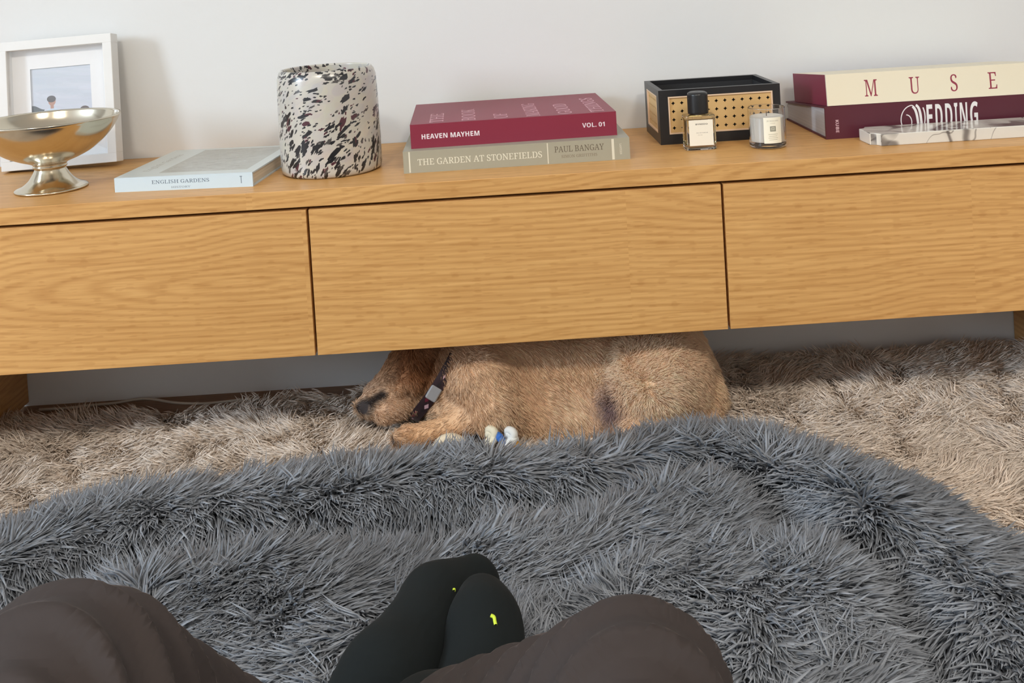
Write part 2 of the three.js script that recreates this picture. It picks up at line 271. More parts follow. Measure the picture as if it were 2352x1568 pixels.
// black open box with perforated gilt panels
{
  const a = atY(1518, 333, YT), W = 0.229, H = 0.102, D = 0.165, wall = 0.0095;
  const g = thing('rattan_box', 'black open-topped box with perforated gilt panels behind the perfume bottle', 'box', [a.x + W / 2, YT, a.z], 0.012);
  const black = mat({ color: rgb(0.012, 0.012, 0.014), roughness: 0.35 }), gilt = mat({ color: rgb(0.72, 0.47, 0.2), roughness: 0.42, metalness: 0.15 }), rim = mat({ color: rgb(0.8, 0.58, 0.4), roughness: 0.4 });
  const side = (w) => { // a black wall with a rectangular window for the panel
    const s = new THREE.Shape([[-w / 2, 0], [w / 2, 0], [w / 2, H], [-w / 2, H]].map((q) => new THREE.Vector2(...q)));
    s.holes.push(new THREE.Path([[-w / 2 + 0.0175, 0.019], [-w / 2 + 0.0175, H - 0.0125], [w / 2 - 0.0145, H - 0.0125], [w / 2 - 0.0145, 0.019]].map((q) => new THREE.Vector2(...q))));
    return new THREE.ExtrudeGeometry(s, { depth: wall, bevelEnabled: false });
  };
  const panel = (w, cols) => {
    const x0 = -w / 2 + 0.0195, x1 = w / 2 - 0.0165, y0 = 0.021, y1 = H - 0.0145, s = new THREE.Shape([[x0, y0], [x1, y0], [x1, y1], [x0, y1]].map((q) => new THREE.Vector2(...q)));
    for (let i = 0; i < cols; i++) for (let j = 0; j < 4; j++) {
      const cx = mix(x0 + 0.008, x1 - 0.006, i / (cols - 1)), cy = mix(y0 + 0.009, y1 - 0.011, j / 3), h = new THREE.Path(), n = 12;
      for (let q = 0; q < n; q++) { const t = -q / n * 6.2832, r = 0.0028 + 0.0012 * Math.cos(4 * t); h[q ? 'lineTo' : 'moveTo'](cx + Math.cos(t) * r, cy + Math.sin(t) * r); }
      s.holes.push(h);
    }
    return new THREE.ExtrudeGeometry(s, { depth: 0.002, bevelEnabled: false });
  };
  const edge = (w) => { const x0 = -w / 2 + 0.0175, x1 = w / 2 - 0.0145, y0 = 0.019, y1 = H - 0.0125, e = 0.0025, d = wall; return merge([moved(box(x1 - x0, e, d), (x0 + x1) / 2, y0 + e / 2, d / 2), moved(box(x1 - x0, e, d), (x0 + x1) / 2, y1 - e / 2, d / 2), moved(box(e, y1 - y0 - 2 * e, d), x0 + e / 2, (y0 + y1) / 2, d / 2), moved(box(e, y1 - y0 - 2 * e, d), x1 - e / 2, (y0 + y1) / 2, d / 2)]); };
  const put = (w, cols, pos, turn) => { const q = part('side_wall', side(w), black, g, pos, [0, turn, 0]); part('gilt_panel', panel(w, cols), gilt, q, [0, 0, 0.0045]); part('panel_edging', edge(w), rim, q, [0, 0, 0.0003]); };
  put(W, 12, [0, 0, -wall], 0); put(W, 12, [0, 0, -D + wall], Math.PI); put(D - 2 * wall, 8, [-W / 2 + wall, 0, -D / 2], -Math.PI / 2); put(D - 2 * wall, 8, [W / 2 - wall, 0, -D / 2], Math.PI / 2);
  part('box_floor', box(W - 2 * wall, 0.006, D - 2 * wall), black, g, [0, 0.003, -D / 2]);
  const inner = mat({ color: rgb(0.02, 0.02, 0.022), roughness: 0.8 });
  part('lining', merge([moved(box(W - 2 * wall, H - 0.016, 0.001), 0, (H - 0.004) / 2 + 0.001, -wall - 0.0008), moved(box(W - 2 * wall, H - 0.016, 0.001), 0, (H - 0.004) / 2 + 0.001, -D + wall + 0.0008), moved(box(0.001, H - 0.016, D - 2 * wall - 0.004), -W / 2 + wall + 0.0008, (H - 0.004) / 2 + 0.001, -D / 2), moved(box(0.001, H - 0.016, D - 2 * wall - 0.004), W / 2 - wall - 0.0008, (H - 0.004) / 2 + 0.001, -D / 2)]), inner, g);
}
const clearGlass = (o) => mat({ roughness: 0.015, transmission: 1, thickness: 0.01, ior: 1.48, color: rgb(1, 1, 1), ...o });
const roundRect = (w, d, r) => { const s = new THREE.Shape(), x = w / 2, y = d / 2; s.moveTo(-x + r, -y); s.lineTo(x - r, -y); s.quadraticCurveTo(x, -y, x, -y + r); s.lineTo(x, y - r); s.quadraticCurveTo(x, y, x - r, y); s.lineTo(-x + r, y); s.quadraticCurveTo(-x, y, -x, y - r); s.lineTo(-x, -y + r); s.quadraticCurveTo(-x, -y, -x + r, -y); return s; };
const slab = (w, d, r, h, bev = 0.001) => { const g = new THREE.ExtrudeGeometry(roundRect(w - 2 * bev, d - 2 * bev, r), { depth: h - 2 * bev, bevelEnabled: true, bevelSize: bev, bevelThickness: bev, bevelSegments: 3, curveSegments: 8 }); g.rotateX(-Math.PI / 2); g.translate(0, bev, 0); return g; };
// perfume bottle
{
  const c = atY(1611, 344, YT), g = thing('perfume_bottle', 'square clear perfume bottle with black cap and cream label', 'perfume bottle', [c.x, YT, c.z - 0.012], 0.01);
  part('glass_body', slab(0.0565, 0.036, 0.007, 0.063, 0.0025), clearGlass({}), g);
  part('perfume', slab(0.049, 0.028, 0.004, 0.047, 0.002), clearGlass({ ior: 1.36, color: rgb(1, 1, 1), attenuationColor: rgb(0.9, 0.82, 0.55), attenuationDistance: 0.05 }), g, [0, 0.009, 0]);
  part('neck', new THREE.CylinderGeometry(0.009, 0.009, 0.006, 32), mat({ color: rgb(0.6, 0.55, 0.45), metalness: 1, roughness: 0.3 }), g, [0, 0.0655, 0]);
  const cap = [[0.0001, 0], [0.0175, 0], [0.0185, 0.001], [0.0188, 0.004], [0.0185, 0.034], [0.0175, 0.0375], [0.014, 0.0395], [0.0001, 0.0405]].map((q) => new THREE.Vector2(...q));
  part('cap', new THREE.LatheGeometry(cap, 56), mat({ color: rgb(0.012, 0.012, 0.013), roughness: 0.3 }), g, [0, 0.0645, 0]);
  const lab = mat({ roughness: 0.6, map: canvasTex(420, 440, (k, w, h) => { k.fillStyle = '#f2ecdc'; k.fillRect(0, 0, w, h); fit(k, 'BYREDO', w * 0.27, h * 0.19, w * 0.52, 'sans-serif', 34, '#3a3733', 'bold'); fit(k, 'EAU DE PARFUM', w * 0.3, h * 0.52, w * 0.48, 'sans-serif', 26, '#8a857c'); fit(k, '50 ML', w * 0.36, h * 0.6, w * 0.2, 'sans-serif', 20, '#a8a398'); }) });
  part('label', new THREE.PlaneGeometry(0.0435, 0.046).toNonIndexed(), lab, g, [0, 0.032, 0.0184]);
}
// small jar candle
{
  const c = atY(1764, 336, YT), g = thing('jar_candle', 'small white candle in a clear glass with a cream label', 'candle', [c.x, YT, c.z], 0.12);
  const R = 0.0325, H = 0.072;
  const pts = [[0.0001, 0.0005], [R - 0.004, 0.0005], [R - 0.001, 0.002], [R, 0.006], [R, H - 0.001], [R - 0.001, H], [R - 0.002, H - 0.001], [R - 0.002, 0.0135], [R - 0.004, 0.0115], [0.0001, 0.011]].map((q) => new THREE.Vector2(...q));
  part('glass_jar', new THREE.LatheGeometry(pts, 72), clearGlass({}), g);
  part('wax', new THREE.CylinderGeometry(R - 0.0024, R - 0.0024, 0.043, 64), mat({ color: rgb(0.8, 0.77, 0.7), roughness: 0.5 }), g, [0, 0.0118 + 0.0215, 0]);
  part('wick', new THREE.CylinderGeometry(0.0008, 0.0008, 0.008, 8), mat({ color: rgb(0.15, 0.12, 0.1), roughness: 1 }), g, [0, 0.0588, 0]);
  const lab = mat({ roughness: 0.6, map: canvasTex(400, 560, (k, w, h) => { k.fillStyle = '#f3efdc'; k.fillRect(0, 0, w, h); fit(k, 'JO MALONE', w * 0.18, h * 0.16, w * 0.66, 'serif', 40, '#a19b88'); fit(k, 'LONDON', w * 0.36, h * 0.24, w * 0.28, 'serif', 26, '#b5ae9c'); k.fillStyle = '#8d8d7e'; k.fillRect(w * 0.34, h * 0.34, w * 0.32, h * 0.2); k.fillStyle = '#c9c6b4'; k.fillRect(w * 0.4, h * 0.38, w * 0.2, h * 0.03); k.fillRect(w * 0.4, h * 0.38, w * 0.04, h * 0.12); k.fillRect(w * 0.56, h * 0.38, w * 0.04, h * 0.12); k.fillRect(w * 0.47, h * 0.43, w * 0.06, h * 0.07); for (let i = 0; i < 4; i++) { k.fillStyle = '#c4bea9'; k.fillRect(w * (0.24 + 0.03 * (i % 2)), h * (0.64 + i * 0.07), w * (0.52 - 0.06 * (i % 2)), 12); } }) });
  const lg = new THREE.CylinderGeometry(R + 0.0002, R + 0.0002, 0.046, 24, 1, true, -0.56, 1.0); part('label', lg, lab, g, [0, 0.034, 0], [0, 0, 0]);
}
// wedding book, its spine thicker than the fore edge, and the slip-cased volume lying on its slope
{
  const a = atY(1897, 320, YT), len = 0.42, hgt = 0.0605, dep = 0.242, flare = 0.022;
  const wine = mat({ color: rgb(0.095, 0.012, 0.026), roughness: 0.42 });
  const spine = mat({ roughness: 0.42, map: canvasTex(2000, 288, (k, w, h) => {
    k.fillStyle = '#56202e'; k.fillRect(0, 0, w, h); k.fillStyle = k.strokeStyle = '#ece8e6';
    k.save(); k.translate(88, 118); k.rotate(Math.PI / 2); fit(k, 'KUBE', 0, 0, 118, 'sans-serif', 40, '#d3b3ba', 'bold'); k.restore();
    let x = 0.44; for (const [s, q] of [['E', 0.036], ['D', 0.04], ['D', 0.04], ['I', 0.018], ['N', 0.043], ['G', 0.043]]) { k.save(); k.font = 'bold 300px sans-serif'; const m = k.measureText(s).width; k.translate(w * x, 258); k.scale(w * q / m, 1.03); k.fillText(s, 0, 0); k.restore(); x += q + 0.0035; }
    k.lineWidth = 9; const B = (p) => { k.beginPath(); k.moveTo(p[0], p[1]); for (let i = 2; i < p.length; i += 6) k.bezierCurveTo(p[i], p[i + 1], p[i + 2], p[i + 3], p[i + 4], p[i + 5]); k.stroke(); };
    B([726, 244, 640, 250, 640, 60, 756, 36, 800, 30, 810, 120, 808, 262]); B([716, 244, 776, 230, 770, 120, 712, 116]); k.lineWidth = 22; B([770, 46, 806, 70, 812, 150, 818, 258]); B([800, 36, 850, 60, 836, 190, 852, 258]); k.lineWidth = 11; B([822, 252, 850, 170, 850, 60, 800, 34]); B([854, 254, 880, 190, 886, 120, 862, 60]);
  }) });
  hardback('wedding_book', 'deep wine red wedding book with white title under the cream volume', { len, dep, hgt, flare, board: 0.0032, cover: wine, paper: paperWhite, top: wine, spine }, [a.x + len / 2, YT, a.z], 0.012);
  const lean = Math.atan2(flare, dep), g = thing('muse_book', 'cream slip-cased MUSE volume with wine red side on top', 'book', [a.x + 0.006 + 0.205, YT + hgt + 0.0004, a.z - 0.0006], 0.012);
  const c2 = new THREE.Group(); g.rotation.set(-lean, 0.012, 0);
  const L = 0.41, Hm = 0.057, Dm = 0.2;
  const wr = mat({ color: rgb(0.19, 0.015, 0.042), roughness: 0.5 }), cream = mat({ color: rgb(0.8, 0.73, 0.58), roughness: 0.55 });
  part('slip_case', box(L, Hm, Dm - 0.004), [wr, wr, cream, cream, wr, wr], g, [0, Hm / 2, -Dm / 2 - 0.002]);
  const sm2 = mat({ roughness: 0.55, map: canvasTex(2000, 280, (k, w, h) => { k.fillStyle = '#ece2c9'; k.fillRect(0, 0, w, h); ['M', 'U', 'S', 'E'].forEach((s, i) => { const q = [0.06, 0.047, 0.037, 0.043][i]; k.save(); k.font = '190px serif'; const m = k.measureText(s).width; k.translate(w * [0.168, 0.372, 0.556, 0.728][i], 216); k.scale(w * q * 1.05 / m, 1.1); k.fillStyle = '#933447'; k.fillText(s, 0, 0); k.restore(); }); }) });
  part('spine', box(L, Hm, 0.004), [cream, cream, cream, cream, sm2, cream], g, [0, Hm / 2, -0.002]);
}
// marble tray in front of them
{
  const a = atY(2000, 337, YT), b = atY(2352, 315, YT), g = thing('marble_tray', 'narrow white marble tray with grey veins and scalloped end', 'tray', [a.x + 0.006, YT, a.z], turnOf(a, b));
  const L = 0.36, D = 0.078, s = new THREE.Shape();
  s.moveTo(0.014, 0); s.lineTo(L - 0.014, 0); s.quadraticCurveTo(L - 0.012, 0.012, L, 0.014); s.lineTo(L, D - 0.014); s.quadraticCurveTo(L - 0.012, D - 0.012, L - 0.014, D); s.lineTo(0.014, D); s.quadraticCurveTo(0.012, D - 0.012, 0, D - 0.014); s.lineTo(0, 0.016); s.quadraticCurveTo(0.012, 0.013, 0.014, 0);
  const geo = new THREE.ExtrudeGeometry(s, { depth: 0.018, bevelEnabled: true, bevelSize: 0.0015, bevelThickness: 0.0015, bevelSegments: 3, curveSegments: 10 }); geo.rotateX(-Math.PI / 2); geo.translate(0, 0.0015, 0);
  const marble = dataTex(1024, 512, (px, py, c) => {
    const x = px / 1024 * 0.5, y = py / 512 * 0.25, w = 0.03 * noise(x * 18, y * 18, 1) + 0.012 * noise(x * 60, y * 60, 2);
    const v1 = Math.abs(noise((x + w) * 19 + y * 14, (y + w) * 9, 3)), v2 = Math.abs(noise((x - w) * 30 - y * 34, (y + w) * 8, 8)), cloud = 0.5 + 0.5 * noise(x * 26, y * 14, 5);
    const k = 0.85 * step(0.2, 0.02, v1) + 0.6 * step(0.1, 0.01, v2) + 0.3 * step(0.55, 0.1, v1) * cloud, t = clamp(1 - k * 0.9);
    c[0] = mix(104, 226, t); c[1] = mix(98, 222, t); c[2] = mix(94, 212, t);
  });
  marble.repeat.set(2, 4);
  part('marble_slab', metricUV(geo), mat({ map: marble, roughness: 0.18, clearcoat: 0.4, clearcoatRoughness: 0.1 }), g);
}

// ---------- pile and fur: locks of tapered strands, set out one by one ----------
function lockGeometry(seed, strands, spread, width, bend, segs = 3) {       // unit length along +y
  const R = rng(seed), pos = [], idx = [], nor = [];
  for (let s = 0; s < strands; s++) {
    const a0 = R() * 6.283, r0 = strands > 1 ? spread * 0.45 * Math.sqrt(R()) : 0, bx = Math.cos(a0) * r0, bz = Math.sin(a0) * r0, lean = (R() - 0.5) * spread * 1.6, leanz = (R() - 0.5) * spread * 1.6, len = 0.72 + 0.28 * R(), w = width * (0.7 + 0.6 * R()), curl = bend * (0.6 + 0.8 * R()), b = pos.length / 3;
    for (let k = 0; k <= segs; k++) {
      const t = k / segs, x = bx * (1 - 0.5 * t) + lean * t + curl * t * t, z = bz * (1 - 0.5 * t) + leanz * t, y = t * len, ww = k === segs ? 0 : w * (1 - 0.65 * t * t);
      const n = k === segs ? 1 : 3;
      for (let j = 0; j < n; j++) { const q = j / 3 * 6.2832 + a0; pos.push(x + Math.cos(q) * ww, y, z + Math.sin(q) * ww); nor.push(Math.cos(q), 0.25, Math.sin(q)); }
    }
    for (let k = 0; k < segs; k++) for (let j = 0; j < 3; j++) {
      const i0 = b + k * 3 + j, i1 = b + k * 3 + (j + 1) % 3;
      if (k === segs - 1) idx.push(i0, b + segs * 3, i1); else idx.push(i0, i0 + 3, i1, i1, i0 + 3, i1 + 3);
    }
  }
  const g = new THREE.BufferGeometry(); g.setAttribute('position', new THREE.Float32BufferAttribute(pos, 3)); g.setAttribute('normal', new THREE.Float32BufferAttribute(nor, 3)); g.setIndex(idx); g.computeVertexNormals(); return g;
}
function plant(name, parent, geos, material, items) {        // items: [{p, d, l, w, c}]
  const m4 = new THREE.Matrix4(), X = V(), Y = V(), Z = V(), n = Math.ceil(items.length / geos.length), R = rng(77);
  geos.forEach((geo, gi) => {
    const list = items.slice(gi * n, gi * n + n); if (!list.length) return;
    const im = new THREE.InstancedMesh(geo, material, list.length); im.name = name; im.castShadow = im.receiveShadow = true; im.userData.kind = 'stuff';
    list.forEach((it, i) => {
      Y.copy(it.d).normalize(); const a = R() * 6.283; X.set(Math.cos(a), 0.3, Math.sin(a)).cross(Y).normalize(); Z.crossVectors(X, Y);
      // let the curl fall with gravity: x axis of the lock points down the side it leans to
      if (it.fall) { X.set(0, -1, 0).addScaledVector(Y, Y.y); if (X.lengthSq() > 1e-4) { X.normalize(); const j = (R() - 0.5) * 1.6; Z.crossVectors(X, Y); X.multiplyScalar(Math.cos(j)).addScaledVector(Z, Math.sin(j)).normalize(); } else X.set(1, 0, 0).cross(Y).normalize(); Z.crossVectors(X, Y); }
      m4.makeBasis(X.clone().multiplyScalar(it.w), Y.clone().multiplyScalar(it.l), Z.clone().multiplyScalar(it.w)).setPosition(it.p);
      im.setMatrixAt(i, m4); im.setColorAt(i, it.c);
    });
    parent.add(im);
  });
}
const shuffle = (a, R) => { for (let i = a.length - 1; i > 0; i--) { const j = Math.floor(R() * (i + 1)); [a[i], a[j]] = [a[j], a[i]]; } return a; };

// shag rug
let shagRug;
const RUG = { x0: -1.3, x1: 2.1, z1: 2.3 }, rugBack = (x) => -0.375 + 0.075 * step(0.35, -0.6, x) + 0.012 * noise(x * 3, 1);
{
  const g = thing('shag_rug', 'cream beige long-pile shag rug running under the cabinet', 'rug', [0, 0, 0]);
  const s = new THREE.Shape(); s.moveTo(RUG.x0, -RUG.z1); s.lineTo(RUG.x1, -RUG.z1); for (let x = RUG.x1; x >= RUG.x0 - 1e-6; x -= 0.1) s.lineTo(x, -rugBack(x)); s.closePath();
  const b = new THREE.ExtrudeGeometry(s, { depth: 0.009, bevelEnabled: false }); b.rotateX(-Math.PI / 2); b.translate(0, 0.0005, 0);
  part('rug_backing', b, mat({ color: rgb(0.5, 0.41, 0.33), roughness: 1 }), g);
  shagRug = g;
}

// grey fluffy bed that the person sits in
const crestPx = [[-420, 1375], [-200, 1300], [0, 1240], [200, 1180], [500, 1125], [900, 1072], [1180, 1052], [1330, 1033], [1480, 1000], [1600, 990], [1700, 996], [1830, 1040], [2000, 1110], [2150, 1205], [2300, 1320], [2430, 1440], [2560, 1580]];
const crest = crestPx.map(([x, y]) => atY(x, y, 0.178)).map((p) => [p.x, p.z]);
const bedLoop = new THREE.CatmullRomCurve3([...crest, [1.12, 1.15], [1.05, 1.55], [0.8, 1.85], [0.4, 1.98], [-0.05, 1.9], [-0.42, 1.6], [-0.58, 1.2], [-0.6, 0.85]].map(([x, z]) => V(x, 0, z)), true, 'centripetal').getSpacedPoints(220).map((p) => [p.x, p.z]);
function bedInside(x, z) {          // distance inwards from the crest of the rim
  let best = 1e9, inside = false;
  for (let i = 0, j = bedLoop.length - 1; i < bedLoop.length; j = i++) {
    const [ax, az] = bedLoop[j], [bx, bz] = bedLoop[i], dx = bx - ax, dz = bz - az, t = clamp(((x - ax) * dx + (z - az) * dz) / (dx * dx + dz * dz + 1e-12)), ex = x - ax - t * dx, ez = z - az - t * dz;
    best = Math.min(best, ex * ex + ez * ez);
    if ((az > z) !== (bz > z) && x < (bx - ax) * (z - az) / (bz - az) + ax) inside = !inside;
  }
  return (inside ? 1 : -1) * Math.sqrt(best);
}
const bumps = [[1550, 1110, 0.05, 0.07], [1380, 1150, 0.03, 0.06], [1130, 1240, 0.02, 0.06], [640, 1290, 0.02, 0.06], [330, 1340, 0.03, 0.05], [1800, 1260, -0.055, 0.035], [1740, 1215, -0.045, 0.03], [1960, 1250, 0.03, 0.06], [1900, 1400, 0.02, 0.09], [1000, 1330, -0.02, 0.07], [1280, 1420, -0.03, 0.08], [2150, 1480, 0.02, 0.1]].map(([x, y, a, s]) => [atY(x, y, 0.14), a, s]);
function bedHeight(x, z, d = bedInside(x, z)) {
  const rim = 0.148 + 0.012 * noise(x * 4, z * 4, 3), r = 0.12;
  if (d < -r) return 0;
  if (d < 0) return rim * Math.sqrt(Math.max(0, 1 - (d / r) * (d / r)));
  const tight = Math.exp(-Math.pow((x - 0.5) / 0.22, 2)) * step(0.75, 0.55, z), side = step(0.6, 0.85, x), w0 = mix(mix(0.095, 0.06, tight), 0.2, side), valley = mix(0.03 + 0.03 * tight, 0.112, side), cush = mix(0.132, 0.122, side) + 0.022 * noise(x * 5, z * 5, 7) + 0.01 * noise(x * 13, z * 13, 8);
  let h = d < w0 ? mix(rim, valley, sm(d / w0)) : mix(valley, cush, step(w0 + 0.01, w0 + 0.065, d));
  for (const [p, a, s] of bumps) { const q = ((x - p.x) ** 2 + (z - p.z) ** 2) / (s * s); if (q < 9) h += a * Math.exp(-q); }
  return h;
}
const bed = thing('fluffy_floor_bed', 'large charcoal grey fluffy floor bed with raised rim under the legs', 'pet bed', [0, 0, 0]);
{
  const x0 = -0.95, x1 = 1.45, z0 = 0.02, z1 = 2.2, NX = 168, NZ = 152, pos = [], idx = [], keep = [];
  const grid = [];
  for (let j = 0; j <= NZ; j++) for (let i = 0; i <= NX; i++) { const x = mix(x0, x1, i / NX), z = mix(z0, z1, j / NZ), d = bedInside(x, z); keep.push(d > -0.135); grid.push(d); pos.push(x, Math.max(0.011, bedHeight(x, z, d)), z); }
  for (let j = 0; j < NZ; j++) for (let i = 0; i < NX; i++) { const a = j * (NX + 1) + i, b = a + 1, c = a + NX + 1, d = c + 1; if (keep[a] && keep[b] && keep[c] && keep[d]) idx.push(a, c, b, b, c, d); }
  const g = new THREE.BufferGeometry(); g.setAttribute('position', new THREE.Float32BufferAttribute(pos, 3)); g.setIndex(idx); g.computeVertexNormals();
  part('bed_cover', g, mat({ color: rgb(0.11, 0.112, 0.12), roughness: 1, side: THREE.DoubleSide }), bed);
  const R = rng(8), items = [], N = g.attributes.normal, e = 0.012;
  const gd = (x, z) => { const u = clamp((x - x0) / (x1 - x0)) * NX, v = clamp((z - z0) / (z1 - z0)) * NZ, i = Math.min(NX - 1, Math.floor(u)), j = Math.min(NZ - 1, Math.floor(v)), a = j * (NX + 1) + i, s = u - i, t = v - j; return [(k) => mix(mix(k(a), k(a + 1), s), mix(k(a + NX + 1), k(a + NX + 2), s), t)]; };
  const want = 92000; let tries = 0;
  while (items.length < want && tries++ < want * 8) {
    const x = mix(x0, x1, R()), z = mix(z0, 1.75, R()), [at] = gd(x, z), d = at((k) => grid[k]);
    if (d < -0.118) continue;
    if (z > 1.2 && R() > 0.25) continue;
    const y = at((k) => pos[k * 3 + 1]), nx = at((k) => N.getX(k)), ny = at((k) => N.getY(k)), nz = at((k) => N.getZ(k));
    // more tufts where the cover is steep
    const f = noise(x * 8, z * 8, 21) * 2.6 + noise(x * 22, z * 22, 22) * 1.7, m = 0.55 + 0.35 * noise(x * 12, z * 12, 23);
    const inner = d > 0 && d < 0.1 ? Math.sin(d / 0.1 * 3.14) * step(0.9, 0.6, x) : 0, up = 0.45 * Math.exp(-Math.pow((d - 0.17) / 0.04, 2));
    const dir = V(nx * (1.1 + 0.6 * inner) + Math.cos(f) * m + (R() - 0.5) * 0.5, ny * 0.8 + 0.08 + up + (R() - 0.5) * 0.2, nz * (1.1 + 0.9 * inner) + Math.sin(f) * m * 0.8 + 0.18 + (R() - 0.5) * 0.5);
    const v = 0.7 + 0.55 * R() + 0.12 * noise(x * 6, z * 6, 30);
    items.push({ p: V(x, y - 0.002, z), d: dir, l: 0.043 + 0.02 * R(), w: 0.062, c: rgb(0.225 * v, 0.239 * v, 0.266 * v), fall: true });
  }
  const geos = [0, 1, 2, 3, 4, 5].map((i) => lockGeometry(300 + i, 4, 0.26, 0.037, 0.5));
  plant('fur', bed, geos, mat({ color: rgb(1, 1, 1), roughness: 0.6, sheen: 0.3, sheenColor: rgb(0.8, 0.82, 0.9), sheenRoughness: 0.4 }), shuffle(items, R));
}

// the pile of the rug, everywhere outside the bed
{
  const R = rng(5), items = [], col = (v) => rgb(0.88 * v, 0.755 * v, 0.645 * v);
  for (let k = 0; k < 340000 && items.length < 118000; k++) {
    const x = mix(RUG.x0, RUG.x1, R()), z = mix(-0.4, RUG.z1, R()), r = R();
    const seen = z < 0.62 && x > -0.85 && x < 1.75;
    if (z < rugBack(x) || (!seen && r > 0.36) || bedInside(x, z) > 0.02) continue;
    const f1 = noise(x * 7, z * 7, 1) * 1.6 + noise(x * 21, z * 21, 2) * 2.2, mag = 0.8 + 0.5 * noise(x * 11, z * 11, 4);
    const d = V(Math.cos(f1 + 1.6) * mag + (R() - 0.5) * 0.6, 0.75 + 0.35 * R() + 0.3 * noise(x * 9, z * 9, 9), Math.sin(f1 + 1.6) * mag + (R() - 0.5) * 0.6);
    items.push({ p: V(x, 0.006, z), d, l: 0.036 + 0.02 * R(), w: seen ? 0.047 : 0.075, c: col(0.8 + 0.3 * R() + 0.08 * noise(x * 5, z * 5, 3)), fall: true });
  }
  plant('pile', shagRug, [0, 1, 2, 3, 4].map((i) => lockGeometry(100 + i, 4, 0.26, 0.031, 0.4)), mat({ color: rgb(1, 1, 1), roughness: 0.75, sheen: 0.3, sheenColor: rgb(0.9, 0.85, 0.8), sheenRoughness: 0.5 }), shuffle(items, R));
}

// ---------- bodies from smoothly joined bones ----------
function sdfMesh(sdf, lo, hi, n) {
  const mc = new MarchingCubes(n, new THREE.MeshStandardMaterial(), false, false, 400000); mc.isolation = 0;
  const h = n / 2, c = lo.clone().add(hi).multiplyScalar(0.5), s = hi.clone().sub(lo).multiplyScalar(0.5);
  for (let z = 0; z < n; z++) for (let y = 0; y < n; y++) for (let x = 0; x < n; x++) mc.field[z * n * n + y * n + x] = -sdf(c.x + (x - h) / h * s.x, c.y + (y - h) / h * s.y, c.z + (z - h) / h * s.z);
  mc.update();
  const p = new Float32Array(mc.count * 3);
  for (let i = 0; i < mc.count; i++) { p[i * 3] = c.x + mc.positionArray[i * 3] * s.x; p[i * 3 + 1] = c.y + mc.positionArray[i * 3 + 1] * s.y; p[i * 3 + 2] = c.z + mc.positionArray[i * 3 + 2] * s.z; }
  const g = new THREE.BufferGeometry(); g.setAttribute('position', new THREE.BufferAttribute(p, 3));
  const m = mergeVertices(g, 1e-5); m.computeVertexNormals(); return m;
}
const capsule = (a, b, ra, rb) => { const dx = b.x - a.x, dy = b.y - a.y, dz = b.z - a.z, L = dx * dx + dy * dy + dz * dz || 1e-9; return (x, y, z) => { const px = x - a.x, py = y - a.y, pz = z - a.z, t = clamp((px * dx + py * dy + pz * dz) / L); return Math.hypot(px - t * dx, py - t * dy, pz - t * dz) - mix(ra, rb, t); }; };
const smin = (a, b, k) => { const h = Math.max(k - Math.abs(a - b), 0) / k; return Math.min(a, b) - h * h * k * 0.25; };
const chain = (pts) => pts.slice(1).map((q, i) => capsule(pts[i][0], q[0], pts[i][1], q[1]));

